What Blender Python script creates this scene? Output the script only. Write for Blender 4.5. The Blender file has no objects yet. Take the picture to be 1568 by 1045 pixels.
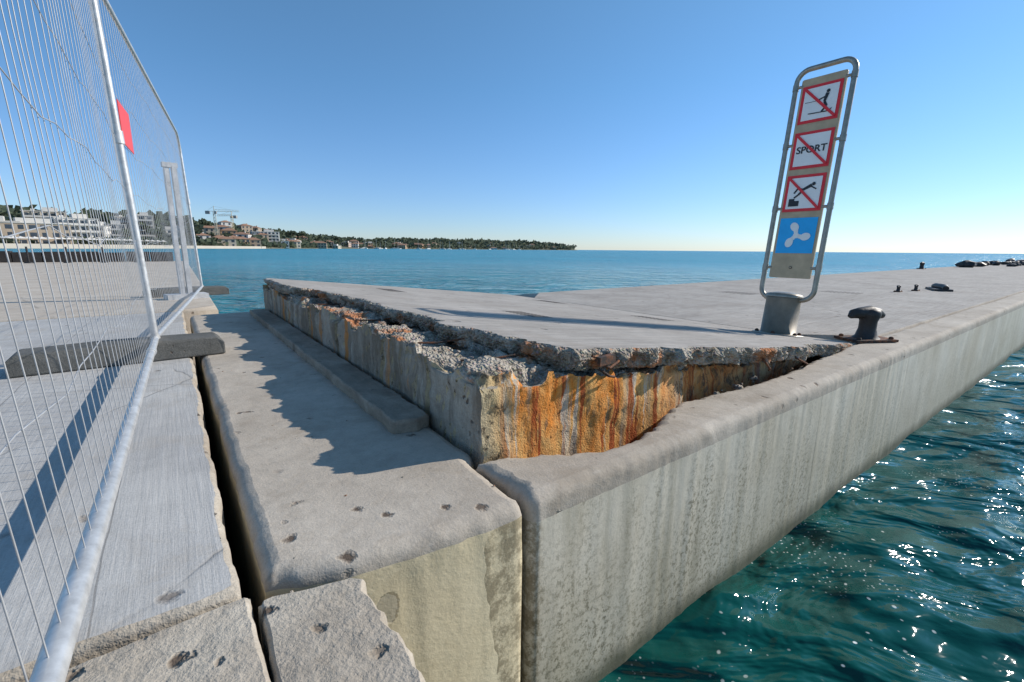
import bpy, bmesh, math, random
from mathutils import Vector, Matrix, noise
random.seed(7)
R=math.radians
scene=bpy.context.scene
COL=scene.collection
TH=R(36.5)
LM=Matrix.Translation((0.03,1.0,0))@Matrix.Rotation(TH,4,'Z')
def fr(p,sc,oc=4,off=0.0):
    return noise.fractal(Vector((p[0]*sc+off,p[1]*sc+off*1.7,p[2]*sc-off)),0.8,2.1,oc)
def clamp(x,a=0.,b=1.): return max(a,min(b,x))
def sm(a,b,x):
    t=clamp((x-a)/(b-a)); return t*t*(3-2*t)

# ---------------------------------------------------------------- materials
class NT:
    def __init__(s,name):
        s.m=bpy.data.materials.new(name); s.m.use_nodes=True
        s.t=s.m.node_tree; s.n=s.t.nodes; s.b=s.n['Principled BSDF']
        s.tc=s.n.new('ShaderNodeTexCoord')
    def link(s,a,b): s.t.links.new(a,b)
    def setin(s,node,key,v):
        if v is None: return
        if isinstance(v,bpy.types.NodeSocket): s.link(v,node.inputs[key])
        else: node.inputs[key].default_value=v
    def mp(s,scale=(1,1,1),rot=(0,0,0),src=None,loc=(0,0,0)):
        m=s.n.new('ShaderNodeMapping'); s.link(src or s.tc.outputs['Object'],m.inputs[0])
        m.inputs['Scale'].default_value=scale; m.inputs['Rotation'].default_value=rot; m.inputs['Location'].default_value=loc
        return m.outputs[0]
    def noise(s,scale,detail=6,rough=.6,vec=None,dist=0,col=False):
        m=s.n.new('ShaderNodeTexNoise'); s.link(vec or s.tc.outputs['Object'],m.inputs['Vector'])
        m.inputs['Scale'].default_value=scale;m.inputs['Detail'].default_value=min(detail,5);m.inputs['Roughness'].default_value=rough
        m.inputs['Distortion'].default_value=dist
        return m.outputs['Color' if col else 'Fac']
    def vor(s,scale,vec=None,feat='F1',out='Distance',rand=1):
        m=s.n.new('ShaderNodeTexVoronoi'); m.feature=feat; s.link(vec or s.tc.outputs['Object'],m.inputs['Vector'])
        m.inputs['Scale'].default_value=scale;m.inputs['Randomness'].default_value=rand
        return m.outputs[out]
    def ramp(s,v,pts,mode='LINEAR'):
        m=s.n.new('ShaderNodeValToRGB'); m.color_ramp.interpolation=mode
        e=m.color_ramp.elements
        while len(e)<len(pts): e.new(.5)
        for i,(p,c) in enumerate(pts):
            e[i].position=p
            e[i].color=(c,c,c,1) if not hasattr(c,'__len__') else (*c,1)
        s.link(v,m.inputs[0]); return m.outputs[0]
    def math(s,op,a,b=None,c=None,cl=False):
        m=s.n.new('ShaderNodeMath'); m.operation=op; m.use_clamp=cl
        s.setin(m,0,a); s.setin(m,1,b)
        if c is not None: s.setin(m,2,c)
        return m.outputs[0]
    def mix(s,f,a,b,mode='MIX'):
        m=s.n.new('ShaderNodeMix'); m.data_type='RGBA'; m.blend_type=mode
        def st(i,v):
            if isinstance(v,bpy.types.NodeSocket): s.link(v,m.inputs[i])
            elif hasattr(v,'__len__'): m.inputs[i].default_value=(*v,1)
            else: m.inputs[i].default_value=v
        st(0,f); st(6,a); st(7,b); return m.outputs[2]
    def xyz(s,src=None):
        m=s.n.new('ShaderNodeSeparateXYZ'); s.link(src or s.tc.outputs['Object'],m.inputs[0]); return m.outputs
    def nrm(s):
        g=s.n.new('ShaderNodeNewGeometry')
        v=s.n.new('ShaderNodeVectorTransform'); v.vector_type='NORMAL'; v.convert_from='WORLD'; v.convert_to='OBJECT'
        s.link(g.outputs['True Normal'],v.inputs[0]); return s.xyz(v.outputs[0])
    def bump(s,h,st=.5,dist=.01,prev=None):
        m=s.n.new('ShaderNodeBump'); m.inputs['Strength'].default_value=st; m.inputs['Distance'].default_value=dist
        s.link(h,m.inputs['Height'])
        if prev is not None: s.link(prev,m.inputs['Normal'])
        return m.outputs[0]
    def out(s,col=None,rough=None,normal=None,metal=None,spec=None):
        if col is not None:
            if isinstance(col,bpy.types.NodeSocket): s.link(col,s.b.inputs['Base Color'])
            else: s.b.inputs['Base Color'].default_value=(*col,1)
        if rough is not None: s.setin(s.b,'Roughness',rough)
        if normal is not None: s.link(normal,s.b.inputs['Normal'])
        if metal is not None: s.b.inputs['Metallic'].default_value=metal
        if spec is not None: s.b.inputs['Specular IOR Level'].default_value=spec
        return s.m

def concrete(name,c1,c2,grain=(40,40,40),grain_amt=.25,bump=.35,pit=.0,pitscale=22,stain=None,crack=0,bd=.004,fineamt=.35,pm0=.5,lump=0,finesc=160,medamt=.35):
    k=NT(name)
    big=k.noise(1.7,6,.62,dist=.4)
    col=k.mix(k.ramp(big,[(.35,0),(.65,1)]),c1,c2)
    med=k.noise(9,5,.7)
    col=k.mix(k.math('MULTIPLY',k.ramp(med,[(.46,0),(.72,1)]),medamt),col,tuple(x*.62 for x in c1))
    gv=k.mp(grain); g=k.noise(1,4,.7,vec=gv)
    col=k.mix(grain_amt,col,k.ramp(g,[(.3,.25),(.7,1)]),'MULTIPLY')
    fine=k.noise(finesc,2,.7)
    col=k.mix(fineamt,col,k.ramp(fine,[(.35,.55),(.6,1)]),'MULTIPLY')
    h=k.math('ADD',k.math('MULTIPLY',g,1.0),k.math('MULTIPLY',fine,.5))
    if lump: h=k.math('ADD',h,k.math('MULTIPLY',k.noise(10,4,.6,vec=k.mp(loc=(4,4,4))),lump))
    if pit>0:
        v=k.vor(pitscale,vec=k.mix(.04,k.tc.outputs['Object'],k.noise(30,3,.6,col=True),'ADD'))
        msk=k.ramp(k.noise(3.1,3,.5),[(pm0,0),(pm0+.1,1)])
        pm=k.math('MULTIPLY',k.ramp(v,[(.08,1),(.17,0)]),msk)
        col=k.mix(k.math('MULTIPLY',pm,pit),col,(.10,.07,.05))
        h=k.math('SUBTRACT',h,k.math('MULTIPLY',pm,2.0))
    if crack:
        wv=k.mix(.06,k.tc.outputs['Object'],k.noise(4,4,.6,col=True),'ADD')
        c=k.vor(crack,vec=wv,feat='DISTANCE_TO_EDGE')
        cm=k.ramp(c,[(.0,1),(.005,0)])
        cm=k.math('MULTIPLY',cm,k.ramp(k.noise(2.,2),[(.45,0),(.55,1)]))
        col=k.mix(k.math('MULTIPLY',cm,.5),col,(.09,.08,.07))
        h=k.math('SUBTRACT',h,cm)
    if stain is not None:
        sm_=k.ramp(k.noise(2.6,6,.75,dist=1.0,vec=k.mp(loc=(5,3,1))),[(.52,0),(.68,1)])
        col=k.mix(k.math('MULTIPLY',sm_,.6),col,stain)
    return k,col,h,bump,bd
def fin(t,rough=.9):
    k,col,h,b,bd=t
    return k.out(col,rough,k.bump(h,b,bd),spec=.3)

k,col,h,b,bd=concrete('brushed_concrete',(.455,.445,.43),(.56,.55,.525),grain=(95,3,20),grain_amt=.25,bump=.5,crack=.9,bd=.0035,pit=.7,pitscale=8,stain=(.37,.335,.29),fineamt=.25)
x=k.xyz()
for off,wd in((-.775,.0016),(-1.19,.0018)):
    jn=k.math('LESS_THAN',k.math('ABSOLUTE',k.math('SUBTRACT',k.math('ADD',x[0],k.math('MULTIPLY',k.noise(2,3),.03)),off)),wd)
    col=k.mix(k.math('MULTIPLY',jn,.5),col,(.12,.11,.10)); h=k.math('SUBTRACT',h,jn)
M_A=fin((k,col,h,b,bd))
M_A2=fin(concrete('pale_quay_concrete',(.53,.455,.37),(.62,.55,.46),grain=(8,8,8),grain_amt=.12,bump=.3,crack=.35,stain=(.42,.35,.27)))
M_B=fin(concrete('kerb_concrete',(.43,.37,.30),(.57,.505,.42),grain=(30,30,30),grain_amt=.2,bump=.5,pit=.95,pitscale=10,stain=(.30,.245,.185),bd=.004,fineamt=.25,pm0=.42,lump=1.4))
k,col,h,b,bd=concrete('plaster_face',(.62,.505,.31),(.73,.63,.43),grain=(16,16,16),grain_amt=.08,bump=.4,stain=(.48,.39,.235),bd=.005,fineamt=.12,finesc=90,medamt=.15)
x=k.xyz()
em=k.math('ADD',k.math('MULTIPLY',k.noise(3.5,3,.6,vec=k.mp(loc=(1,1,1))),.16),-.17)
edge=k.math('MULTIPLY',k.math('GREATER_THAN',x[0],em),k.ramp(k.noise(16,5,.8),[(.42,0),(.56,1)]))
col=k.mix(k.math('MULTIPLY',edge,.7),col,(.15,.12,.07))
dx=k.math('ADD',x[0],.335); dz=k.math('ADD',x[2],.135)
dd=k.math('ADD',k.math('POWER',k.math('ADD',k.math('MULTIPLY',dx,dx),k.math('MULTIPLY',k.math('MULTIPLY',dz,dz),.6)),.5),k.math('MULTIPLY',k.math('SUBTRACT',k.noise(25,3),.5),.03))
sp_=k.ramp(dd,[(.024,1),(.026,0)]); col=k.mix(k.math('MULTIPLY',sp_,.6),col,(.38,.34,.26)); h=k.math('SUBTRACT',h,k.math('MULTIPLY',sp_,2.5))
M_Bf=fin((k,col,h,b,bd))
k,col,h,b,bd=concrete('quay_wall_concrete',(.58,.51,.39),(.72,.66,.545),grain=(10,10,10),grain_amt=.1,bump=.25,bd=.005,fineamt=.14,finesc=110,medamt=.2)
x=k.xyz()
st=k.noise(1,5,.65,vec=k.mp((9,9,.7)))
smk=k.ramp(st,[(.48,0),(.70,1)])
nearer=k.ramp(k.math('MULTIPLY',x[0],.25),[(.0,1),(.5,.6),(1,.35)])
col=k.mix(k.math('MULTIPLY',k.math('MULTIPLY',smk,.55),nearer),col,(.29,.25,.16))
mot=k.ramp(k.noise(48,5,.85),[(.49,0),(.58,1)])
mz=k.ramp(k.math('ADD',k.math('MULTIPLY',k.noise(3,4,.6,vec=k.mp((2.2,1,.4))),1.0),k.math('MULTIPLY',x[2],-.55)),[(.50,0),(.85,1)])
col=k.mix(k.math('MULTIPLY',k.math('MULTIPLY',mot,mz),k.math('MULTIPLY',nearer,1.0)),col,(.13,.115,.07))
gr=k.ramp(k.math('ADD',k.math('MULTIPLY',k.noise(2,5,.7,vec=k.mp((2.0,1,.8))),.5),k.math('MULTIPLY',x[2],-.9)),[(.45,0),(.95,1)])
col=k.mix(k.math('MULTIPLY',gr,.5),col,(.27,.255,.18))
cn=k.math('MULTIPLY',k.ramp(x[0],[(.05,1),(.075,0)]),k.ramp(k.noise(20,4,.8),[(.4,0),(.55,1)]))
col=k.mix(k.math('MULTIPLY',cn,.7),col,(.16,.12,.06))
wet=k.ramp(k.math('MULTIPLY_ADD',k.noise(6,4,.6),.08,k.math('ADD',x[2],.70)),[(.04,1),(.12,0)])
col=k.mix(k.math('MULTIPLY',wet,.85),col,(.085,.09,.055))
jn=k.math('LESS_THAN',k.math('ABSOLUTE',k.math('SUBTRACT',k.math('MODULO',k.math('ADD',x[0],1.2),3.2),3.0)),.004)
col=k.mix(k.math('MULTIPLY',jn,.35),col,(.1,.09,.07))
M_D=fin((k,col,h,b,bd),.8)
M_deck=fin(concrete('pier_deck_concrete',(.43,.39,.345),(.56,.515,.46),grain=(2.0,70,20),grain_amt=.55,bump=.7,pit=.7,pitscale=7,stain=(.33,.285,.24),bd=.005,fineamt=.25,pm0=.46))
k=NT('broken_concrete')
n1=k.noise(12,5,.75); v=k.vor(90); v2=k.vor(38,vec=k.mp(loc=(3,1,2)))
col=k.mix(k.ramp(n1,[(.38,0),(.62,1)]),(.15,.13,.10),(.52,.46,.38))
peb=k.ramp(v,[(.25,1),(.5,0)])
col=k.mix(k.math('MULTIPLY',peb,.4),col,k.mix(.75,k.vor(90,out='Color'),(.42,.37,.30)))
rs=k.ramp(k.noise(5,5,.65,vec=k.mp(loc=(9,2,4))),[(.53,0),(.61,1)])
col=k.mix(k.math('MULTIPLY',rs,.75),col,(.48,.16,.04))
h=k.math('ADD',k.math('MULTIPLY',n1,1.4),k.math('ADD',k.math('MULTIPLY',v,-.8),k.math('MULTIPLY',v2,-.6)))
M_brk=k.out(col,.95,k.bump(h,1.0,.014),spec=.2)
M_E=fin(concrete('worn_concrete',(.41,.35,.28),(.55,.495,.41),grain=(22,22,22),grain_amt=.28,bump=.8,pit=.95,pitscale=11,stain=(.27,.215,.155),bd=.007,fineamt=.25,pm0=.30,lump=1.5,finesc=120))
# C body
k,col,h,b,bd=concrete('slab_side_concrete',(.35,.30,.235),(.56,.50,.41),grain=(26,26,26),grain_amt=.4,bump=.9,stain=(.15,.12,.09),bd=.009,pit=.8,pitscale=26)
x=k.xyz(); nr=k.nrm()
front=k.math('LESS_THAN',nr[1],-.3)
stv=k.noise(1,4,.6,vec=k.mp((11,3,.8)),dist=.2)
stv2=k.noise(1,4,.6,vec=k.mp((30,6,1.2),loc=(3,1,1)),dist=.15)
stv3=k.noise(1,4,.6,vec=k.mp((19,6,1.0),loc=(13,1,5)),dist=.15)
xs=k.math('MULTIPLY',x[0],.5)
reg=k.ramp(xs,[(.035,0),(.075,1),(.42,1),(.5,.8),(.62,.85),(.9,.6),(1,.6)])
rmask=k.math('MULTIPLY',k.math('MULTIPLY',front,reg),k.ramp(stv,[(.34,0),(.44,1)]))
rust=k.mix(k.ramp(k.noise(8,5,.7,vec=k.mp((1,1,.4))),[(.38,0),(.62,1)]),(.68,.22,.02),(.70,.43,.15))
col=k.mix(k.math('MULTIPLY',rmask,.93),col,rust)
rm2=k.math('MULTIPLY',k.math('MULTIPLY',front,reg),k.ramp(stv2,[(.53,0),(.58,1)]))
col=k.mix(k.math('MULTIPLY',rm2,.9),col,(.33,.06,.012))
pale=k.math('MULTIPLY',k.math('MULTIPLY',front,reg),k.ramp(stv3,[(.57,0),(.61,1)]))
col=k.mix(k.math('MULTIPLY',pale,.8),col,(.56,.50,.40))
yel=k.math('MULTIPLY',front,k.ramp(x[0],[(.11,1),(.17,0)]))
col=k.mix(k.math('MULTIPLY',yel,.45),col,(.58,.45,.21),'MIX')
blk=k.math('MULTIPLY',front,k.ramp(k.noise(22,5,.85,vec=k.mp((1,1,.6),loc=(1,5,2))),[(.53,0),(.60,1)]))
col=k.mix(k.math('MULTIPLY',blk,k.ramp(x[0],[(.0,.9),(.16,.8),(.26,.25),(.8,.3),(1,.7)])),col,(.06,.045,.03))
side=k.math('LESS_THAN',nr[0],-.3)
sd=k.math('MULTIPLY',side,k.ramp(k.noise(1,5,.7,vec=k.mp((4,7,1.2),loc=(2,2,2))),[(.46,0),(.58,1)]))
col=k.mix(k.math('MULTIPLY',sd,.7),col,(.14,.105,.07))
sr=k.math('MULTIPLY',side,k.ramp(k.noise(1,4,.6,vec=k.mp((4,8,.9),loc=(8,2,7))),[(.57,0),(.63,1)]))
col=k.mix(k.math('MULTIPLY',sr,.8),col,(.50,.20,.045))
M_C=fin((k,col,h,b,bd),.95)
M_beam=fin(concrete('weathered_beam',(.27,.22,.165),(.46,.40,.32),grain=(30,6,30),grain_amt=.4,bump=.7,pit=.8,pitscale=20,stain=(.13,.10,.075),bd=.005))
M_foot=fin(concrete('dark_ballast_concrete',(.12,.12,.11),(.21,.205,.19),grain=(40,40,40),grain_amt=.4,bump=.6,pit=.8,pitscale=25,bd=.004))
def simple(name,c,rough=.6,metal=0,var=.25,ns=12,bump=.1,spec=.5):
    k=NT(name); n=k.noise(ns,4,.65)
    col=k.mix(k.ramp(n,[(.3,0),(.7,1)]),tuple(x*(1-var) for x in c),tuple(min(1,x*(1+var)) for x in c))
    return k.out(col,rough,k.bump(n,bump,.004) if bump>0 else None,metal,spec)
M_galv=simple('galvanised_steel',(.58,.58,.57),.45,.5,.22,30)
M_wire=simple('galvanised_wire',(.46,.46,.46),.5,.3,.15,20,0)
M_steel=simple('stainless_steel',(.34,.305,.25),.42,.65,.2,25)
M_stub=simple('painted_steel_post',(.20,.165,.12),.5,.2,.2,14)
M_plate=simple('sign_back_plate',(.50,.38,.235),.55,.0,.18,10)
M_red=simple('sign_red',(.78,.025,.03),.45,0,.08)
M_white=simple('sign_white',(.88,.85,.80),.45,0,.04)
M_black=simple('sign_black',(.02,.02,.022),.5,0,.1)
M_blue=simple('sign_blue',(.01,.42,.85),.45,0,.08)
M_iron=simple('cast_iron',(.025,.023,.023),.55,.1,.4,30,.4)
k=NT('rusty_iron'); n=k.noise(22,7,.7)
M_rust=k.out(k.mix(k.ramp(n,[(.45,0),(.65,1)]),(.035,.026,.022),(.26,.09,.03)),.85,k.bump(n,.8,.006))
M_plast=simple('red_plastic',(.75,.06,.04),.4,0,.05)
M_dark=simple('dark_slot',(.11,.10,.09),.9,0,.2)

# ---------------------------------------------------------------- mesh tools
class MB:
    def __init__(s): s.v=[];s.f=[];s.m=[];s.sm=[]
    def add(s,vs,fs,mi=0,smooth=False):
        o=len(s.v); s.v+= [tuple(v) for v in vs]
        for f in fs: s.f.append(tuple(i+o for i in f)); s.m.append(mi); s.sm.append(smooth)
    def box(s,c,d,rz=0,mi=0,tilt=None):
        mt=Matrix.Translation(c)@Matrix.Rotation(rz,4,'Z')
        if tilt: mt=mt@Matrix.Rotation(tilt[0],4,tilt[1])
        vs=[mt@Vector((x*d[0]/2,y*d[1]/2,z*d[2]/2)) for x in(-1,1) for y in(-1,1) for z in(-1,1)]
        s.add(vs,[(0,1,3,2),(4,6,7,5),(0,4,5,1),(2,3,7,6),(0,2,6,4),(1,5,7,3)],mi)
    def tube(s,pts,r,n=10,mi=0,closed=False,cap=True):
        pts=[Vector(p) for p in pts]; m=len(pts); rr=r if hasattr(r,'__len__') else [r]*m
        vs=[];up=None
        for i,p in enumerate(pts):
            if closed: d=pts[(i+1)%m]-pts[i-1]
            else: d=pts[min(i+1,m-1)]-pts[max(i-1,0)]
            d.normalize()
            if up is None: up=d.orthogonal().normalized()
            up=(up-d*up.dot(d)).normalized(); w=d.cross(up)
            for a in range(n):
                t=2*math.pi*a/n; vs.append(p+(up*math.cos(t)+w*math.sin(t))*rr[i])
        fs=[]
        for i in range(m if closed else m-1):
            j=(i+1)%m
            for a in range(n):
                b=(a+1)%n; fs.append((i*n+a,i*n+b,j*n+b,j*n+a))
        s.add(vs,fs,mi,True)
        if cap and not closed:
            s.add(vs[:n],[tuple(range(n))[::-1]],mi); s.add(vs[-n:],[tuple(range(n))],mi)
    def lathe(s,c,prof,n=24,mi=0):
        vs=[];fs=[]
        for (r,z) in prof:
            for a in range(n):
                t=2*math.pi*a/n; vs.append((c[0]+r*math.cos(t),c[1]+r*math.sin(t),c[2]+z))
        for i in range(len(prof)-1):
            for a in range(n):
                b=(a+1)%n; fs.append((i*n+a,i*n+b,(i+1)*n+b,(i+1)*n+a))
        s.add(vs,fs,mi,True)
        s.add(vs[-n:],[tuple(range(n))],mi)
    def obj(s,name,mats,mw=None,parent=None):
        me=bpy.data.meshes.new(name); me.from_pydata(s.v,[],s.f)
        for m in mats: me.materials.append(m)
        me.polygons.foreach_set('material_index',s.m); me.polygons.foreach_set('use_smooth',s.sm)
        me.update(); o=bpy.data.objects.new(name,me); COL.objects.link(o)
        if mw is not None: o.matrix_world=mw
        if parent: o.parent=parent
        return o

def densify(pts,step=lambda p:.02):
    out=[]
    n=len(pts)
    for i in range(n):
        a=Vector(pts[i]);b=Vector(pts[(i+1)%n]);L=(b-a).length;t=0
        while t<L-1e-6:
            p=a+(b-a)*(t/L); out.append(p); t+=max(step(p),1e-3)
        if (out[-1]-b).length<step(b)*.4 and len(out)>1 and (out[-1]-a).length>1e-6: out.pop()
    return out
def prism(name,pts,rings,ztop=lambda s,w:0.,amp=.0,jit=.0,jsc=9,mats=None,step=lambda p:.02,topm=0,sidem=1,mb=None,ampf=None,rm=0):
    P=densify(pts,step); n=len(P); nor=[]
    for i in range(n):
        d=(P[(i+1)%n]-P[i-1]).normalized(); nor.append(Vector((d.y,-d.x)))
    own=mb is None
    if own: mb=MB()
    vs=[]; topidx=None
    for ri,(ins,dz) in enumerate(rings):
        mapi=list(range(n))
        if ins>0.001:
            ok=[]
            for i in range(n):
                q=P[i]-nor[i]*ins; good=True
                for kk in range(-14,15):
                    a=P[(i+kk)%n];b=P[(i+kk+1)%n];e=b-a;L2=e.length_squared
                    t=clamp((q-a).dot(e)/L2) if L2>0 else 0
                    if (q-(a+e*t)).length<ins*.9: good=False;break
                ok.append(good)
            if any(ok):
                for i in range(n):
                    if not ok[i]:
                        for d_ in range(1,n):
                            if ok[(i+d_)%n]: mapi[i]=(i+d_)%n;break
                            if ok[(i-d_)%n]: mapi[i]=(i-d_)%n;break
        if ri==0: topidx=mapi
        for ii in range(n):
            i=mapi[ii]
            a=ampf(P[i]) if ampf else 1.
            j=jit*a*fr((P[i].x,P[i].y,0),jsc,4,3.3)
            p=P[i]-nor[i]*(ins-j)
            zt=ztop(p.x,p.y); z=dz[1] if isinstance(dz,tuple) else zt+dz
            q=fr((P[i].x,P[i].y,z),26,3,1.1)*amp*a
            p=p+nor[i]*q
            vs.append((p.x,p.y,z if (ri==0 or isinstance(dz,tuple)) else z+fr((p.x,p.y,z),31,2,8)*amp*.4*a))
    for r in range(len(rings)-1):
        fs=[]
        for i in range(n):
            j=(i+1)%n; fs.append(((r+1)*n+i,(r+1)*n+j,r*n+j,r*n+i))
        if r==0: base=len(mb.v); mb.add(vs,fs,topm if r<rm else sidem,True)
        else:
            for f in fs: mb.f.append(tuple(q+base for q in f)); mb.m.append(topm if r<rm else sidem); mb.sm.append(True)
    uniq=[i for i in range(n) if topidx[i]==i]
    mb.add([vs[i] for i in uniq],[tuple(range(len(uniq)))],topm,False)
    if own:
        return mb.obj(name,mats,LM)
round_r=[(.034,0),(.022,-.003),(.011,-.010),(.003,-.022),(0,-.038),(0,-.07),(0,-.16),(0,-.35),(0,('abs',-1.6))]
near=lambda p: .014 if p.length<3.2 else (.05 if p.length<6 else 1.5)

prism('quay_deck',[(-14,.075),(-.86,.065),(-.587,.078),(-.585,4.5),(-14,4.5)],
  [(.012,0),(.004,-.004),(0,-.014),(0,-.05),(0,('abs',-1.4))],jit=.009,jsc=6,amp=.0025,mats=[M_A,M_E],step=near)
prism('far_quay_deck',[(-30,4.53),(-.30,4.53),(-.10,23),(-30,23)],
  [(.012,0),(.004,-.006),(0,-.02),(0,('abs',-1.4))],ztop=lambda s,w:.004,jit=.0,amp=.002,mats=[M_A2,M_B],step=lambda p:.3)
prism('worn_quay_edge',[(-8,-3),(-.571,-3),(-.571,.062),(-.86,.05),(-8,.06)],
  [(.008,0),(.003,-.004),(0,-.014),(0,-.05),(0,('abs',-1.4))],ztop=lambda s,w:-.006,jit=.003,amp=.003,mats=[M_E,M_E],step=near)
prism('worn_quay_edge',[(-.565,-3),(-.385,-3),(-.388,-.2),(-.40,.0),(-.47,.018),(-.545,.045),(-.565,.035)],
  [(.008,0),(.004,-.004),(.001,-.012),(0,-.04),(0,-.1),(0,('abs',-1.4))],ztop=lambda s,w:-.010,jit=.006,amp=.005,mats=[M_E,M_E],step=near,ampf=lambda p:1.8 if p.x>-.42 else .5)
mb=MB()
prism('b',[(-.545,.088),(-.50,.066),(-.40,.035),(-.25,.012),(-.02,0),(.004,.006),(.012,.03),(.012,.28),(.048,.31),(.048,4.15),(-.545,4.15)],round_r,
   amp=.0035,jit=.005,jsc=6,step=near,mb=mb,topm=0,sidem=1,rm=4)
mb.obj('kerb_block',[M_B,M_Bf],LM)
mb=MB()
prism('d',[(.03,.02),(.045,.0),(95,0),(95,.25),(2.9,.25),(2.3,.22),(1.8,.19),(1.35,.20),(.98,.232),(.90,.215),(.83,.19),(.76,.16),(.66,.12),(.55,.105),(.42,.098),(.32,.14),(.22,.198),(.12,.235),(.03,.262)],
   round_r,amp=.004,jit=.004,jsc=5,step=near,mb=mb,ampf=lambda p: .7 if p.y<.06 else 2.8,rm=5)
mb.obj('quay_wall',[M_B,M_D],LM)
prism('pier_deck',[(3.0,.258),(95,.258),(95,4.15),(3.0,4.15)],[(.006,0),(0,-.008),(0,('abs',-1.5))],ztop=lambda s,w:.003,mats=[M_deck,M_B],step=lambda p:.5)
ct=lambda s,w: .003+.318*(1-s/3.0)
def ampC(p):
    if p.x>2.7: return .15
    if p.y>4.0: return .3
    return 1
prism('lifted_slab',[(.37,.33),(.42,.262),(.60,.275),(.87,.25),(1.2,.235),(1.5,.215),(1.76,.19),(2.1,.20),(2.4,.225),(2.9,.25),(2.995,.25),(2.995,4.15),(.07,4.15),(.065,3.4),(.075,2.95),(.20,2.80),(.26,2.3),(.30,1.9),(.25,1.55),(.32,1.2),(.28,.9),(.335,.6)],
  [(.018,0),(.010,-.005),(-.004,-.014),(.002,-.024),(-.003,-.034),(.008,-.044),(.010,-.058),(.02,-.075)],ztop=ct,amp=.028,jit=.040,jsc=7,mats=[M_deck,M_brk],step=lambda p:.010 if (p.y<3 and p.x<3) else .06,ampf=ampC)
s0,w0,zb=.056,.272,-.55
def body():
    mb=MB()
    def D(p):
        s,w,z=p; zt=ct(s,w)-.062
        ws=clamp(1-(s-s0)/.06); ww=clamp(1-(w-w0)/.06); wz=clamp(1-(zt-z)/.05)
        n1=fr(p,7,5,1)*.012+fr(p,30,3,5)*.005
        n2=fr(p,6,5,2)*.013+fr(p,30,3,6)*.006
        for wj,g in((.62,.018),(1.05,.022),(1.72,.03),(2.35,.02),(3.0,.03)):
            n1-=0 if abs(w-wj-.02*fr(p,5,3,7))>.010 else g
        chip=max(0,fr(p,5,4,12)+.2)*.065
        n2-=.10*sm(1.75,2.3,s)*clamp(.3+fr(p,4,3,9))+.04*sm(.9,1.3,s)*clamp(.6+fr(p,4,3,19))
        ds=-n1*ws+ws*wz*chip; dw=-n2*ww+ww*wz*chip*1.2
        step=.026*(1 if fr((s,w,0),3.2,3,17)>0.0 else 0)
        dz=wz*(fr(p,9,5,4)*.020+fr(p,40,3,4)*.007-step)-wz*max(ws,ww)*chip*.9
        return (s+ds,w+dw,z+dz)
    S=[s0+i*.011 for i in range(66)]; S+= [S[-1]+.02*i for i in range(1,120)]
    S=[s for s in S if s<2.95]
    W=[w0+j*.011 for j in range(90)]; W+= [W[-1]+.02*j for j in range(1,160)]; W=[w for w in W if w<4.13]
    K=32
    vs=[];fs=[]
    nS=len(S); nW=len(W)
    for i,s in enumerate(S):
        for j,w in enumerate(W): vs.append(D((s,w,ct(s,w)-.062)))
    for i in range(nS-1):
        for j in range(nW-1):
            if S[i]>.6 and W[j]>.6: continue
            fs.append((i*nW+j,(i+1)*nW+j,(i+1)*nW+j+1,i*nW+j+1))
    mb.add(vs,fs,1,True)
    def col(s,w):
        zt=ct(s,w)-.062
        return [D((s,w,zt+(zb-zt)*(kk/K)**1.35)) for kk in range(K+1)]
    vs=[];fs=[]
    for s in S: vs+=col(s,w0)
    for i in range(len(S)-1):
        for kk in range(K): fs.append((i*(K+1)+kk+1,(i+1)*(K+1)+kk+1,(i+1)*(K+1)+kk,i*(K+1)+kk))
    mb.add(vs,fs,0,True)
    vs=[];fs=[]
    for w in W: vs+=col(s0,w)
    for i in range(len(W)-1):
        for kk in range(K): fs.append((i*(K+1)+kk,(i+1)*(K+1)+kk,(i+1)*(K+1)+kk+1,i*(K+1)+kk+1))
    mb.add(vs,fs,0,True)
    mb.add([(s0,4.12,.25),(2.95,4.12,-.02),(2.95,4.12,-1.5),(s0,4.12,-1.5)],[(0,1,2,3)],0)
    return mb.obj('slab_foundation',[M_C,M_brk],LM)
body()
mb=MB()
def rock(c,r,mi=0):
    bm=bmesh.new(); bmesh.ops.create_icosphere(bm,subdivisions=2,radius=1)
    sq=Vector((random.uniform(.7,1.3),random.uniform(.7,1.3),random.uniform(.4,.8)))
    o=random.random()*50
    vs=[]
    for v in bm.verts:
        p=v.co*(1+.45*noise.noise(v.co*1.6+Vector((o,o,o)))); vs.append((c[0]+p.x*r*sq.x,c[1]+p.y*r*sq.y,c[2]+p.z*r*sq.z))
    mb.add(vs,[tuple(v.index for v in f.verts) for f in bm.faces],mi); bm.free()
for i in range(90):
    w=random.uniform(.30,3.0); s=random.uniform(.1,.30); rock((s,w,ct(s,w)-.080),random.choice([.004,.005,.007,.012]))
for i in range(14):
    s=random.uniform(1.2,2.8); rock((s,random.uniform(.21,.25),-.01-random.random()*.02),random.choice([.008,.012,.02]))
for i in range(30):
    rock((random.uniform(-.55,-.40),random.uniform(-.3,.03),-.012),random.choice([.0015,.002,.003]))
for i in range(60):
    rock((random.uniform(-.5,.0),random.uniform(.1,2.0),.0),random.choice([.001,.0015,.002,.003]))
mb.obj('concrete_rubble',[M_brk],LM)
mb=MB()
for (a,bb,c) in [((.50,.25,.235),(.56,.236,.20),(.62,.25,.215)),((.52,.25,.20),(.55,.23,.175),(.60,.25,.16)),((1.95,.2,.06),(2.02,.16,.02),(2.05,.2,-.02)),((1.6,.2,.10),(1.62,.17,.05),(1.68,.2,.03))]:
    mb.tube([a,bb,c],.005,8)
mb.box((.54,.240,.232),(.085,.02,.03),.1)
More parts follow.
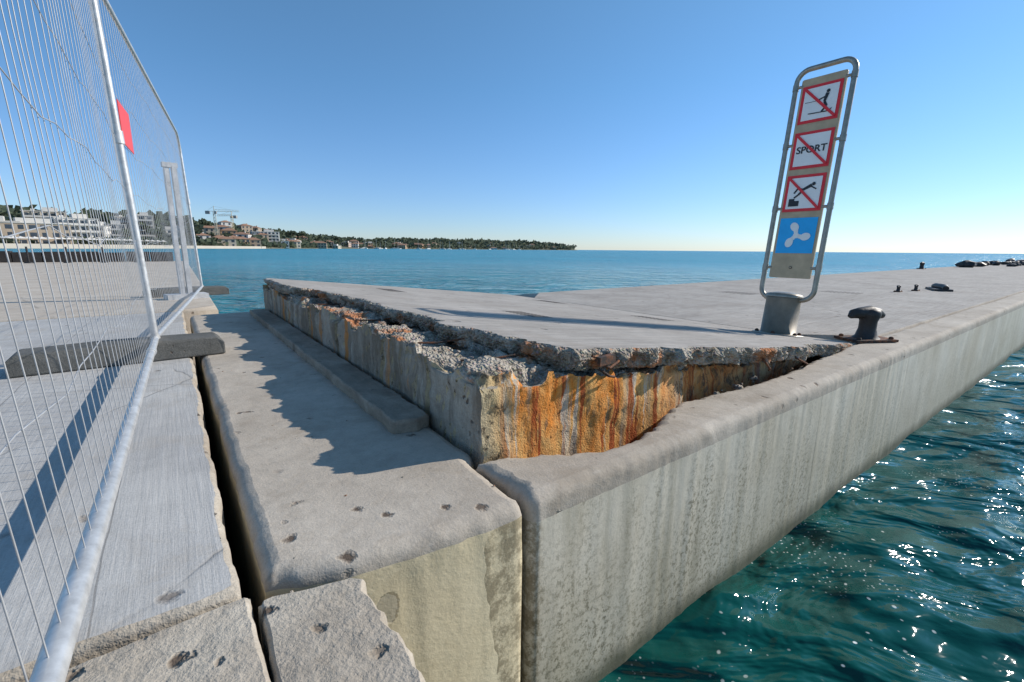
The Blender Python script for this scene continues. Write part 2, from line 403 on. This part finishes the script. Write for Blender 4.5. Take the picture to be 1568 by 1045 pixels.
for w in (.45,.8,1.5,2.3): mb.tube([(.31,w,ct(.3,w)-.05),(.2,w+.02,ct(.2,w)-.068),(.12,w+.05,ct(.1,w)-.075)],.004,7)
mb.obj('rusty_rebar',[M_rust],LM)
prism('concrete_beam',[(-.095,.575),(-.02,.553),(.034,.565),(.034,3.9),(-.10,3.9)],[(.006,0),(.001,-.004),(0,-.012),(0,('abs',.001))],
   ztop=lambda s,w:.046,amp=.005,jit=.007,jsc=8,mats=[M_beam,M_beam],step=near)
def grate(name,s,w,ls,lw,n,zf):
    mb=MB()
    for i in range(n):
        ww=w-lw/2+lw*(i+.5)/n
        for q in(-1,1): mb.box((s+q*ls*.26,ww,0),(ls*.45,lw/n*.4,.002),0,0)
    for v in range(len(mb.v)):
        x,y,z=mb.v[v]; mb.v[v]=(x,y,zf(x,y)+z+.0005)
    return mb.obj(name,[M_dark],LM)
grate('vent_grate',1.15,1.45,.16,.34,9,ct)
grate('vent_grate',2.5,1.50,.16,.34,9,ct)
grate('vent_grate',2.7,3.0,.2,.4,9,ct)
grate('vent_grate',1.0,3.3,.16,.4,9,ct)
grate('vent_grate',7.5,1.8,.3,.5,9,lambda s,w:.003)
grate('vent_grate',6.0,2.6,.3,.5,9,lambda s,w:.003)

def mooring(name,s,w,z,k=1.,rz=0,mats=None):
    mb=MB()
    mb.box((0,0,.008),(.24*k,.15*k,.016),0,1)
    for a in(-1,1):
        for b_ in(-1,1): mb.lathe((a*.095*k,b_*.055*k,.016),[(.011*k,0),(.011*k,.01*k),(.004*k,.014*k)],8,1)
    mb.lathe((0,0,.016),[(.062*k,0),(.05*k,.012*k),(.040*k,.05*k),(.040*k,.09*k),(.050*k,.118*k),(.052*k,.135*k),(.045*k,.15*k),(.02*k,.158*k)],20,0)
    mb.tube([(-.115*k,0,.125*k),(-.10*k,0,.14*k),(-.06*k,0,.145*k),(0,0,.15*k),(.05*k,0,.142*k),(.08*k,0,.13*k)],[.012*k,.024*k,.030*k,.034*k,.028*k,.016*k],12,0)
    return mb.obj(name,[M_iron,M_rust],LM@Matrix.Translation((s,w,z))@Matrix.Rotation(rz,4,'Z'))
mooring('mooring_bollard',3.20,.25,.004,1.3,-.5)
mooring('mooring_bollard',22,4.0,.003,1.5)
mb=MB()
mb.tube([(9.2,.95,.05),(9.35,1.0,.06),(9.6,1.15,.06),(9.75,1.2,.05)],[.04,.05,.05,.04],10)
mb.box((9.45,1.08,.02),(.6,.22,.03),.4)
mb.obj('mooring_cleat',[M_iron],LM)
for s,w,k_ in ((8.4,1.35,.9),(8.9,1.25,.9),(5.6,1.9,.5)): mooring('deck_cleat',s,w,.003,k_*.6)
mb=MB()
for i in range(22):
    s=27+i*1.0+random.uniform(-.3,.3); w=4.0-random.random()*.7
    rock((s,w,.10),random.uniform(.12,.30))
for i in range(12):
    rock((31+i*1.3,2.9+random.uniform(-.5,.3),.06),random.uniform(.10,.22))
mb.obj('dark_boulders',[M_iron],LM)

# ---------------------------------------------------------------- sign
sg=bpy.data.objects.new('prohibition_sign',None); COL.objects.link(sg)
sg.matrix_world=LM@Matrix.Translation((2.80,.645,ct(2.8,0)))@Matrix.Rotation(R(6.6),4,'Y')@Matrix.Diagonal((1,1,1.02,1))
def rrect(y0,y1,z0,z1,r,x,n=7):
    out=[]
    for cy,cz,a0 in ((y1-r,z1-r,0),(y0+r,z1-r,90),(y0+r,z0+r,180),(y1-r,z0+r,270)):
        for i in range(n+1):
            a=R(a0+90*i/n); out.append((x,cy+r*math.cos(a),cz+r*math.sin(a)))
    return out
mb=MB(); mb.tube(rrect(-.172,.172,.245,1.765,.075,0),.0165,14,0,closed=True)
for z in(.46,.86,1.28,1.66):
    for sg_ in(-1,1): mb.tube([(0,sg_*.172,z),(0,sg_*.125,z)],.010,8); mb.tube([(0,sg_*.172,z-.02),(0,sg_*.172,z+.02)],.0195,12)
mb.obj('frame',[M_steel],None,sg)
mb=MB()
mb.lathe((0.0,.01,0),[(.125,0),(.125,.008),(.112,.010),(.108,.24),(.110,.255),(.095,.268),(.05,.28),(.0,.284)],28,0)
mb.lathe((0.0,.01,.256),[(.116,0),(.116,.018),(.10,.026),(.05,.036),(.0,.038)],28,1)
for i in range(6):
    a=R(60*i+10); mb.lathe((.115*math.cos(a)*1.2,.01+.115*math.sin(a)*1.2,.0),[(.014,0),(.014,.016),(.006,.024)],8,2)
mb.lathe((0,.01,0.0),[(.16,0),(.16,.006),(.12,.008)],28,1)
mb.obj('base_post',[M_stub,M_steel,M_rust],None,sg)
pl=MB()
o=rrect(-.134,.134,.39,1.70,.012,-.006,4); o2=[(.006,y,z) for _,y,z in o]; n=len(o)
pl.add(o+o2,[tuple(range(n)),tuple(range(2*n-1,n-1,-1))]+[(i,n+i,n+(i+1)%n,(i+1)%n) for i in range(n)],0)
pl.obj('back_plate',[M_plate],None,sg)
pc=MB()
def P2(pts,zc,off,mi):
    pc.add([(-off,-a,zc+b_) for a,b_ in pts],[tuple(range(len(pts)))],mi)
def disc(a,b_,r,zc,off,mi,n=16,rx=None,rot=0):
    pts=[]
    for i in range(n):
        t=2*math.pi*i/n; x_=r*math.cos(t); y_=(rx or r)*math.sin(t)
        pts.append((a+x_*math.cos(rot)-y_*math.sin(rot),b_+x_*math.sin(rot)+y_*math.cos(rot)))
    P2(pts,zc,off,mi)
def limb(a,b_,c,d,w,zc,off,mi,w2=None):
    dx,dy=c-a,d-b_; L=math.hypot(dx,dy); nx,ny=-dy/L*w/2,dx/L*w/2; q=(w2 or w)/w
    P2([(a+nx,b_+ny),(a-nx,b_-ny),(c-nx*q,d-ny*q),(c+nx*q,d+ny*q)],zc,off,mi)
def sq(r,zc,off,mi): P2([(-r,-r),(r,-r),(r,r),(-r,r)],zc,off,mi)
for zc in(1.53,1.235,.955):
    sq(.120,zc,.009,0); sq(.101,zc,.011,1)
    limb(-.103,.103,.103,-.103,.016,zc,.0165,0)
zc=1.53
disc(.042,.062,.011,zc,.0145,2); limb(.04,.05,.028,.0,.022,zc,.014,2,.016); limb(.03,.03,-.02,.012,.009,zc,.013,2)
limb(.028,.0,.045,-.03,.014,zc,.0135,2); limb(.045,-.03,.02,-.062,.012,zc,.0140,2); limb(-.06,-.062,.06,-.066,.006,zc,.0145,2); limb(-.02,.012,-.09,.012,.003,zc,.0135,2)
limb(.06,-.066,.078,-.05,.006,zc,.014,2)
zc=.955
disc(.055,.055,.011,zc,.0145,2); limb(.045,.048,-.005,.022,.022,zc,.014,2,.016); limb(-.005,.022,-.04,.03,.013,zc,.0135,2); limb(-.04,.03,-.06,.0,.011,zc,.013,2)
limb(.04,.04,.075,.02,.008,zc,.0135,2); limb(-.005,.018,-.03,-.01,.013,zc,.0145,2); limb(-.03,-.01,-.055,-.03,.011,zc,.0140,2)
P2([(-.085,-.085),(-.02,-.085),(-.02,-.05),(-.05,-.05),(-.05,-.035),(-.085,-.035)],zc,.0138,2)
zc=.675
sq(.118,zc,.009,3)
for a0 in(100,225,345):
    a=R(a0)
    limb(0,0,math.cos(a)*.045,math.sin(a)*.045,.022,zc,.011,1,.03)
    disc(math.cos(a+.12)*.060,math.sin(a+.12)*.060,.032,zc,.0125,1,18,.025,a+.5)
disc(0,0,.019,zc,.0135,1)
disc(0,0.0,.010,.46,.009,2,12); disc(0,0,.006,.46,.011,4,12)
pc.obj('pictograms',[M_red,M_white,M_black,M_blue,M_plate],None,sg)
cu=bpy.data.curves.new('sport_text','FONT'); cu.body='SPORT'; cu.size=.062; cu.align_x='CENTER'; cu.align_y='CENTER'; cu.extrude=.0006; cu.offset=.001
cu.materials.append(M_black)
to=bpy.data.objects.new('sport_text',cu); COL.objects.link(to); to.parent=sg
rmx=Matrix(((0,0,-1),(-1,0,0),(0,1,0))).to_4x4()
to.matrix_local=Matrix.Translation((-.0135,0,1.235))@rmx

# ---------------------------------------------------------------- fence
def fence(p0,p1,z0,z1,name,nv,nh,rc=.10,seed=1,rr=.0135,wr=.00105,lean=.05):
    rnd=random.Random(seed)
    mb=MB(); a=Vector((*p0,0));b_=Vector((*p1,0)); d=(b_-a); L=d.length; d/=L; nx=Vector((-d.y,d.x,0))
    def pt(t,z,o=0): return a+d*t+nx*(o+lean*(z-.1)/1.8)+Vector((0,0,z))
    loop=[]
    for ct_,cz,a0 in ((L-rc,z1-rc,0),(rc,z1-rc,90)):
        for i in range(8):
            an=R(a0+90*i/7); loop.append(pt(ct_+rc*math.cos(an),cz+rc*math.sin(an)))
    loop+=[pt(0,z0-.07)]
    mb.tube([pt(L,z0-.07)]+loop,rr,14)
    mb.tube([pt(0,z0),pt(L*.5,z0-.004),pt(L,z0)],rr,14)
    for t_ in(0,L):
        mb.tube([pt(t_,z0-.02),pt(t_,z0+.02)],rr*1.4,12); mb.tube([pt(t_,1.1),pt(t_,1.16)],rr*1.4,12)
    mb.tube([pt(L-.42,z0),pt(L-.36,z0)],rr*1.25,12)
    for i in range(1,nv):
        t=L*i/nv+rnd.uniform(-.004,.004); o=.004*math.sin(i*.7)
        top=z1 if rc<t<L-rc else z1-rc+math.sqrt(max(0,rc*rc-(rc-min(t,L-t))**2))
        mb.tube([pt(t,z0,0),pt(t+.004*math.sin(i),(z0+z1)/2,o+.01),pt(t,top,0)],wr,5,1,cap=False)
    for j in range(1,nh):
        z=z0+(z1-z0)*j/nh
        mb.tube([pt(L*q/24,z+.012*math.sin(q*.9+j*2.1)+.008*math.sin(q*2.3+j),.006) for q in range(25)],wr*1.2,5,1,cap=False)
    return mb.obj(name,[M_galv,M_wire],LM)
fence((-.812,-1.15),(-.735,2.33),.105,1.90,'temporary_fence',56,7,seed=3,rr=.0165)
fence((-.735,2.37),(-.345,6.15),.105,1.88,'temporary_fence',56,7,seed=5,rc=.22)
def foot(s,w,rz,ls=.86):
    mb=MB()
    prof=[(-ls/2,0),(ls/2,0),(ls/2,.07),(ls/2-.03,.098),(.08,.105),(-.08,.105),(-ls/2+.03,.098),(-ls/2,.07)]
    m=len(prof)
    vs=[(x,-.10 if z>.08 else -.115,z) for x,z in prof]+[(x,.10 if z>.08 else .115,z) for x,z in prof]
    mb.add(vs,[tuple(range(m)),tuple(range(2*m-1,m-1,-1))]+[(i,m+i,m+(i+1)%m,(i+1)%m) for i in range(m)],0)
    ob=mb.obj('fence_foot_block',[M_foot],LM@Matrix.Translation((s,w,.002))@Matrix.Rotation(rz,4,'Z'))
    bv=ob.modifiers.new('bv','BEVEL'); bv.width=.008; bv.segments=2
    return ob
foot(-.86,2.32,.05); foot(-.5,6.15,.1)
mb=MB()
mb.add([(-.755,2.47,1.13),(-.725,2.70,1.11),(-.725,2.70,1.32),(-.755,2.47,1.34),(-.751,2.47,1.13),(-.721,2.70,1.11),(-.721,2.70,1.32),(-.751,2.47,1.34)],
 [(0,3,2,1),(4,5,6,7),(0,1,5,4),(2,3,7,6),(1,2,6,5),(0,4,7,3)],0)
mb.obj('warning_placard',[M_plast,M_white],LM)
mb=MB()
for dx in(-.035,.035):
    mb.box((-.52+dx,5.75,.74),(.045,.06,1.46),.2)
mb.box((-.52,5.75,.03),(.4,.22,.06),.2); mb.box((-.52,5.75,1.48),(.14,.07,.05),.2); mb.box((-.52,5.75,.8),(.12,.05,.06),.2)
mb.obj('barrier_post',[simple('pale_grey_plastic',(.50,.50,.50),.5)],LM)

mb=MB()
for i in range(40):
    mb.box((-.9-i*.75,22.4,.18),(.72,.35,.38+.04*math.sin(i*2.3)),.03*math.sin(i))
mb.obj('dark_sea_wall',[simple('dark_stone',(.035,.03,.028),.9,0,.4,4,.4)],LM)
mb=MB()
for i in range(28):
    s=-1.6-i*.95; w=21.2
    mb.tube([(s,w,0),(s,w,.55)],.03,6)
    mb.lathe((s,w,0),[(.12,0),(.12,.03),(.03,.05)],8)
mb.obj('barrier_posts',[M_iron],LM)

# ---------------------------------------------------------------- water
k=NT('sea_water')
wc=k.tc.outputs['Object']; x=k.xyz()
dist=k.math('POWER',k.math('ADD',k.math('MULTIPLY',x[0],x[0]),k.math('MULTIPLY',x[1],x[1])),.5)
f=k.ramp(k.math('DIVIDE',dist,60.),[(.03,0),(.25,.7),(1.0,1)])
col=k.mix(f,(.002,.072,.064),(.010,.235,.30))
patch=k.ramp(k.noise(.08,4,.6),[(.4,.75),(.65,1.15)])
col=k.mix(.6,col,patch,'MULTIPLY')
v=k.vor(16,vec=k.mix(.1,wc,k.noise(3,3,col=True),'ADD'))
fm=k.math('MULTIPLY',k.ramp(v,[(.08,1),(.13,0)]),k.ramp(k.noise(1.6,3,.6),[(.50,0),(.60,1)]))
v2=k.vor(50); fm2=k.math('MULTIPLY',k.ramp(v2,[(.14,1),(.22,0)]),k.ramp(k.noise(2.3,4,.7,vec=k.mp(loc=(4,4,0))),[(.53,0),(.62,1)]))
nearm=k.ramp(k.math('DIVIDE',dist,10.),[(.35,1),(.7,0)])
fo=k.math('MULTIPLY',k.math('MAXIMUM',fm,k.math('MULTIPLY',fm2,.7)),nearm)
col=k.mix(fo,col,(.75,.8,.78))
a1=k.noise(1.3,4,.5,vec=k.mp((1,1.8,1),rot=(0,0,.5)),dist=.5); a2=k.noise(6,3,.5,vec=k.mp((1,1.5,1),rot=(0,0,.9)),dist=.4)
a0=k.noise(.35,4,.65,vec=k.mp((1,1.7,1),rot=(0,0,.2)))
b0=k.bump(a0,.7,1.0)
b1=k.bump(a1,.8,.24,b0); b2=k.bump(a2,.6,.018,b1)
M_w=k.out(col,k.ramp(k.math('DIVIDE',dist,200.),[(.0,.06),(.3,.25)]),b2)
M_w.node_tree.nodes['Principled BSDF'].inputs['IOR'].default_value=1.33
mb=MB(); vs=[(0,0,-.72)];fs=[]
radii=[];r=.4
while r<9: radii.append(r); r*=1.012
while r<9000: radii.append(r); r*=1.05
NA=360
for r in radii:
    am=1-sm(6,30,r)
    for a in range(NA):
        t=R(-115+ (230.*a/(NA-1))); X=r*math.sin(t);Y=r*math.cos(t)
        z=0
        if am>0:
            u_=X*.8+Y*.6; v_=-X*.6+Y*.8
            z=am*(.045*fr((u_,v_*1.5,0),1.2,2,2)+.010*noise.noise(Vector((u_*3.6,v_*5,1))))
        vs.append((X,Y,-.715+z))
nr_=len(radii)
for i in range(nr_-1):
    for a in range(NA-1):
        p=1+i*NA+a; fs.append((p,p+NA,p+NA+1,p+1))
mb.add(vs,fs,0,True)
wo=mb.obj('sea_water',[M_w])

# ---------------------------------------------------------------- coast
def lerp(tab,x):
    if x<=tab[0][0]: return tab[0][1:]
    for i in range(len(tab)-1):
        if x<=tab[i+1][0]:
            t=(x-tab[i][0])/(tab[i+1][0]-tab[i][0]); return tuple(a+(b-a)*t for a,b in zip(tab[i][1:],tab[i+1][1:]))
    return tab[-1][1:]
CO=[(-64,230,420,12),(-52,250,430,12),(-45,270,440,14),(-40,290,470,15),(-35,360,500,16),(-29,430,600,15),(-24,560,760,13),(-18,760,950,10),(-7,1000,1200,15),(1,1120,1300,15),(5,1180,1330,9),(7.2,1240,1340,3),(8.2,1290,1340,-.9)]
def gz(az,f):
    R0,R1,H=lerp(CO,az)
    s=sm(0,1,min(f,1)) if f<=1 else 1
    n=1+.25*noise.noise(Vector((az*.4,f*1.3,3)))
    return -.9+ .9*sm(0,.03,f)+ max(0,H)*s*n
def pol(az,r,z=0): return Vector((r*math.sin(R(az)),r*math.cos(R(az)),z))
def site(az,f):
    R0,R1,H=lerp(CO,az); return pol(az,R0+(R1-R0)*f,gz(az,f))
mb=MB();vs=[];fs=[]
azs=[-64+i*.3 for i in range(int((8.2+64)/.3)+1)]; ff=[0,.02,.05,.12,.2,.3,.4,.5,.6,.7,.8,.9,1,1.3]
for az in azs:
    for f in ff: vs.append(site(az,f))
m=len(ff)
for i in range(len(azs)-1):
    for j in range(m-1): fs.append((i*m+j,(i+1)*m+j,(i+1)*m+j+1,i*m+j+1))
mb.add(vs,fs,0,True)
k=NT('coastal_hill_ground'); n=k.noise(.05,6,.7)
M_hill=k.out(k.mix(k.ramp(n,[(.35,0),(.65,1)]),(.07,.085,.035),(.22,.19,.13)),.95)
mb.obj('coastal_hills',[M_hill])
k=NT('foliage'); n=k.noise(.25,5,.7)
M_fol=k.out(k.mix(k.ramp(n,[(.35,0),(.65,1)]),(.035,.055,.03),(.10,.12,.07)),.9)
M_trunk=simple('bark',(.12,.08,.05),.9)
def clump(mb,c,rx,rz,n,leaf):
    for i in range(n):
        d=Vector((random.gauss(0,1),random.gauss(0,1),random.gauss(0,1))).normalized()*random.random()**.4
        p=Vector((c[0]+d.x*rx,c[1]+d.y*rx,c[2]+d.z*rz))
        u=Vector((random.gauss(0,1),random.gauss(0,1),random.gauss(0,1))).normalized(); v_=u.orthogonal().normalized()
        l=leaf*random.uniform(.6,1.3)
        mb.add([p-u*l-v_*l*.7,p+u*l-v_*l*.6,p+u*l*.8+v_*l,p-u*l+v_*l*.8],[(0,1,2,3)],0)
mb=MB()
def veg(az,f,k_=1.):
    p=site(az,f); rr=p.length; sc=(.6+rr/900)*k_
    h=random.uniform(1.5,4.2)*sc
    clump(mb,(p.x,p.y,p.z+h*.7),h*random.uniform(.8,1.4),h*.75,13,h*.33)
for i in range(2000):
    az=random.uniform(-56,7.4) if random.random()<.4 else random.uniform(-34,7.4)
    f=random.choice([random.uniform(.04,1.05),random.uniform(.8,1.08)])
    if az<-34 and f<.2: continue
    veg(az,f)
for i in range(420): veg(random.uniform(-37,-23),random.uniform(.03,1.0),1.15)
for i in range(380): veg(random.uniform(-54,-34),random.uniform(.35,1.0),1.7)
for i in range(150): veg(random.uniform(-54,-34),random.uniform(.03,.14),1.0)
mb.obj('tree_line',[M_fol])
def pine(az,f,H,wd,umb=True):
    mb=MB(); p=site(az,f)
    mb.tube([p,p+Vector((.3,0,H*.4)),p+Vector((0,.2,H*.8))],[H*.035,H*.026,H*.012],7,1)
    for i in range(7):
        a=random.random()*6.3; q=p+Vector((math.cos(a)*wd*.6,math.sin(a)*wd*.6,H*random.uniform(.72,.85)))
        mb.tube([p+Vector((.2,0,H*random.uniform(.4,.65))),q],[H*.014,H*.006],5,1); clump(mb,q,wd*.45,H*.12,45,wd*.1)
    clump(mb,p+Vector((0,0,H*.88)),wd*.6,H*.13,90,wd*.1)
    mb.obj('pine_tree',[M_fol,M_trunk])
for az,f,H,wd in((-24.3,.3,17,7),(-25.3,.5,14,6),(-31.5,.25,9,4.5),(-35.8,.4,12,6),(-42.0,.2,11,5),(-44.2,.1,9,4),(-46.6,.15,11,6),(-39.6,.1,9,4.5),(-38.6,.3,12,6),(-20.6,.3,14,7),(-27.0,.2,10,5),(-34.6,.2,12,6),(-33.4,.6,13,6),(-37.4,.15,10,5)): pine(az,f,H,wd)

M_glass=simple('window_glass',(.05,.06,.075),.25,0,.3,.3,0)
def wallmat(n,c): return simple(n,c,.85,0,.06,.2,0)
WM={'white':wallmat('white_render',(.66,.63,.58)),'cream':wallmat('cream_render',(.54,.46,.35)),'sand':wallmat('sandstone_render',(.42,.33,.24)),
    'ochre':wallmat('ochre_render',(.48,.33,.20)),'grey':wallmat('grey_render',(.36,.35,.33)),'pink':wallmat('pink_render',(.52,.39,.32))}
M_tile=simple('roof_tiles',(.30,.17,.11),.9,0,.2,.6,.2)
M_slab=wallmat('balcony_slab',(.58,.55,.50))
def building(name,az,f,w,d,fl,wm,roof='flat',bal=True,rz=0,fh=3.0,zoff=0):
    p=site(az,f); p.z=max(p.z,0.)-.8+zoff; H=fl*fh+.8
    e=bpy.data.objects.new(name,None); COL.objects.link(e)
    e.matrix_world=Matrix.Translation(p)@Matrix.Rotation(-R(az)+rz,4,'Z')
    mb=MB(); mb.box((0,0,H/2),(w,d,H)); mb.obj('walls',[WM[wm]],None,e)
    wi=MB(); ba=MB(); nb=max(2,int(w/3.2)); nd=max(2,int(d/3.5))
    for l in range(fl):
        z=.8+l*fh+1.5
        for i in range(nb):
            x=-w/2+w*(i+.5)/nb; ww=random.choice([1.3,1.6,2.0])
            wi.box((x,-d/2-.0,z),(ww,.12,1.7))
        for i in range(nd):
            y=-d/2+d*(i+.5)/nd
            for sx in(-1,1): wi.box((sx*w/2,y,z),(.12,1.3,1.6))
        if bal and l>0:
            ba.box((0,-d/2-.7,z-1.45),(w*.9,1.3,.18)); ba.box((0,-d/2-1.3,z-.95),(w*.9,.08,.75))
            for i in range(nb+1): ba.box((-w*.45+w*.9*i/nb,-d/2-.7,z),(.15,1.25,2.7))
    wi.obj('windows',[M_glass],None,e)
    if ba.v: ba.obj('balconies',[M_slab],None,e)
    r=MB()
    if roof=='flat':
        r.box((0,0,H+.15),(w+.6,d+.6,.3)); r.box((w*.15,0,H+1.3),(w*.35,d*.4,2.0)); r.box((-w*.25,0,H+.9),(1.5,1.5,1.2)); r.obj('roof',[M_slab],None,e)
    else:
        o=.5; a=w/2+o;b_=d/2+o;hh=min(w,d)*.22; rr=max(0,a-b_)
        vs=[(-a,-b_,H+.02),(a,-b_,H+.02),(a,b_,H+.02),(-a,b_,H+.02),(-rr,0,H+hh),(rr,0,H+hh)]
        r.add(vs,[(0,1,5,4),(1,2,5),(2,3,4,5),(3,0,4),(3,2,1,0)]); r.obj('roof',[M_tile],None,e)
        c=MB(); c.box((w*.2,0,H+hh*.8),(.9,.9,1.6)); c.obj('chimney',[WM[wm]],None,e)
AB='apartment_building';VI='seaside_villa'
building(AB,-46.6,.10,30,14,3,'sand','flat',False,.1)
building(AB,-49.0,.16,26,14,3,'sand','flat',False,-.1)
building(AB,-43.2,.10,15,12,4,'white','flat',True,.25)
building(AB,-41.9,.16,11,12,3,'white','flat',True,-.2)
building(AB,-44.9,.42,16,12,4,'cream','flat',True)
building(AB,-39.3,.45,16,14,4,'cream','flat',True,.2)
building(AB,-38.4,.32,12,12,5,'grey','flat',True)
building(AB,-40.6,.3,12,12,3,'grey','flat',True)
building(AB,-36.6,.4,14,12,2,'white','flat',True)
building(AB,-51.5,.25,24,12,4,'cream','flat',False)
building(AB,-28.0,.30,24,13,4,'white','flat',True,.1)
building(VI,-33.9,.25,12,9,2,'white','hip',False,.2)
building(VI,-33.0,.45,14,9,3,'cream','hip',False)
building(VI,-32.2,.15,12,9,2,'sand','hip',False,.3)
building(VI,-31.3,.35,12,10,3,'ochre','hip',False)
building(VI,-30.4,.12,13,9,2,'ochre','hip',False,.2)
building(VI,-29.2,.1,12,9,2,'sand','hip',False)
building(VI,-26.6,.1,16,10,2,'white','flat',False)
rb=random.Random(11)
for i in range(40):
    az=rb.uniform(-26,5.5); f=rb.uniform(.02,.6)
    building(VI,az,f,rb.uniform(10,20),rb.uniform(9,13),rb.choice([1,2,2]),rb.choice(['white','cream','ochre','sand','pink','white']),rb.choice(['hip','hip','flat']),False,rb.uniform(-.5,.5),zoff=0)
for i in range(9):
    az=rb.uniform(-36,-27); building(VI,az,rb.uniform(.05,.8),rb.uniform(9,13),rb.uniform(8,10),rb.choice([2,2,3]),rb.choice(['white','cream','white','sand']),'hip',False,rb.uniform(-.5,.5))
mb=MB()
for i in range(150):
    az=-58+i*.2; az2=az+.2
    a=pol(az,lerp(CO,az)[0]-4);b_=pol(az2,lerp(CO,az2)[0]-4); a2=pol(az,lerp(CO,az)[0]+12);b2=pol(az2,lerp(CO,az2)[0]+12)
    mb.add([(a.x,a.y,-1),(b_.x,b_.y,-1),(b_.x,b_.y,1.1),(a.x,a.y,1.1),(a2.x,a2.y,1.2),(b2.x,b2.y,1.2)],[(0,1,2,3),(3,2,5,4)])
mb.obj('seafront_wall',[wallmat('seafront_stone',(.50,.44,.36))])
mb=MB()
for i in range(44):
    az=-55+i*.42; p=pol(az,lerp(CO,az)[0]+2,1.15)
    mb.tube([p,p+Vector((0,0,2.2))],.06,5); q=p+Vector((0,0,2.0))
    mb.add([q+Vector((math.cos(t)*1.9,math.sin(t)*1.9,0)) for t in [R(60*j) for j in range(6)]]+[q+Vector((0,0,.9))],[(j,(j+1)%6,6) for j in range(6)])
mb.obj('beach_parasols',[WM['white']])
def crane(az,f,H,J,rz,c):
    mb=MB(); p=site(az,f)
    T=Matrix.Translation(p)@Matrix.Rotation(rz,4,'Z')
    def tb(a,b_,r): mb.tube([T@Vector(a),T@Vector(b_)],r,4,0)
    w=.7
    for x_ in(-w,w):
        for y_ in(-w,w): tb((x_,y_,0),(x_,y_,H),.13)
    for i in range(int(H/2.5)):
        z=i*2.5; tb((-w,-w,z),(w,-w,z+2.5),.09); tb((w,w,z),(-w,w,z+2.5),.09); tb((-w,w,z),(-w,-w,z+2.5),.09)
    for y_ in(-.6,.6): tb((-J*.3,y_,H),(J,y_,H),.13)
    tb((0,0,H+1.4),(J,0,H+1.2),.12)
    for i in range(int(J/2.5)):
        x_=i*2.5; tb((x_,-.6,H),(x_+1.25,0,H+1.3),.08); tb((x_+1.25,0,H+1.3),(x_+2.5,.6,H),.08)
    tb((0,0,H),(0,0,H+4),.25); tb((0,0,H+4),(J*.7,0,H+1.3),.07); tb((0,0,H+4),(-J*.28,0,H),.07)
    mb.box(T@Vector((-J*.26,0,H-1)),(3,1.6,2.4),rz,1); mb.box(T@Vector((1.3,-1.2,H-1)),(1.6,1.6,2),rz,1)
    mb.obj('tower_crane',[simple('crane_paint',c,.6,0,.05),WM['grey']])
crane(-32.4,.35,24,18,.25,(.66,.62,.48)); crane(-30.9,.45,20,15,2.9,(.62,.52,.34))
mb=MB()
for i in range(26):
    az=rb.uniform(-18,1); r=lerp(CO,az)[0]-rb.uniform(15,90); p=pol(az,r,-.7); L=rb.uniform(8,14); a=rb.uniform(0,3)
    T=Matrix.Translation(p)@Matrix.Rotation(a,4,'Z')
    pr=[(-L/2,-L*.13),(L*.2,-L*.15),(L/2,0),(L*.2,L*.15),(-L/2,L*.13)]
    mb.add([T@Vector((x_,y_,.0)) for x_,y_ in pr]+[T@Vector((x_*1.05,y_*1.15,1.3)) for x_,y_ in pr],[(0,1,6,5),(1,2,7,6),(2,3,8,7),(3,4,9,8),(4,0,5,9),(5,6,7,8,9)])
    mb.box(T@Vector((-.5,0,1.7)),(L*.35,L*.15,.8),a); mb.tube([T@Vector((.5,0,1)),T@Vector((.5,0,L*1.3))],.12,5)
mb.obj('moored_sailboats',[WM['white']])

# ---------------------------------------------------------------- light
SAZ,SEL=70.,30.
w=bpy.data.worlds.new('World'); scene.world=w; w.use_nodes=True
nt=w.node_tree; bg=nt.nodes['Background']; sk=nt.nodes.new('ShaderNodeTexSky'); sk.sky_type='NISHITA'; sk.sun_disc=False
sk.sun_elevation=R(SEL); sk.sun_rotation=R(SAZ); sk.air_density=1.0; sk.dust_density=0.1; sk.ozone_density=2.6; sk.altitude=0
tc=nt.nodes.new('ShaderNodeTexCoord'); sp=nt.nodes.new('ShaderNodeSeparateXYZ'); nt.links.new(tc.outputs['Generated'],sp.inputs[0])
rp=nt.nodes.new('ShaderNodeValToRGB'); e=rp.color_ramp.elements
e[0].position=0; e[0].color=(.60,.72,1.0,1); e[1].position=.6; e[1].color=(.72,.98,1.0,1)
q=e.new(.10); q.color=(.58,.74,1,1); q=e.new(.3); q.color=(.58,.84,1,1)
nt.links.new(sp.outputs[2],rp.inputs[0])
mx=nt.nodes.new('ShaderNodeMix'); mx.data_type='RGBA'; mx.blend_type='MULTIPLY'; mx.inputs[0].default_value=1
nt.links.new(sk.outputs[0],mx.inputs[6]); nt.links.new(rp.outputs[0],mx.inputs[7])
nt.links.new(mx.outputs[2],bg.inputs[0]); bg.inputs[1].default_value=.15
sl=bpy.data.lights.new('sun','SUN'); sl.energy=5.0; sl.angle=R(.53); sl.color=(1,.93,.84)
so=bpy.data.objects.new('sun',sl); COL.objects.link(so)
dv=Vector((math.sin(R(SAZ))*math.cos(R(SEL)),math.cos(R(SAZ))*math.cos(R(SEL)),math.sin(R(SEL))))
so.rotation_euler=dv.to_track_quat('Z','Y').to_euler()
cd=bpy.data.cameras.new('camera'); cd.lens=16; cd.sensor_width=36; cd.clip_start=.02; cd.clip_end=20000
co=bpy.data.objects.new('camera',cd); COL.objects.link(co)
co.matrix_world=Matrix.Translation((0,0,.6))@Matrix.Rotation(R(90-11.4),4,'X')@Matrix.Rotation(R(.5),4,'Z')
scene.camera=co
scene.view_settings.view_transform='Standard'; scene.view_settings.look='None'; scene.view_settings.exposure=0
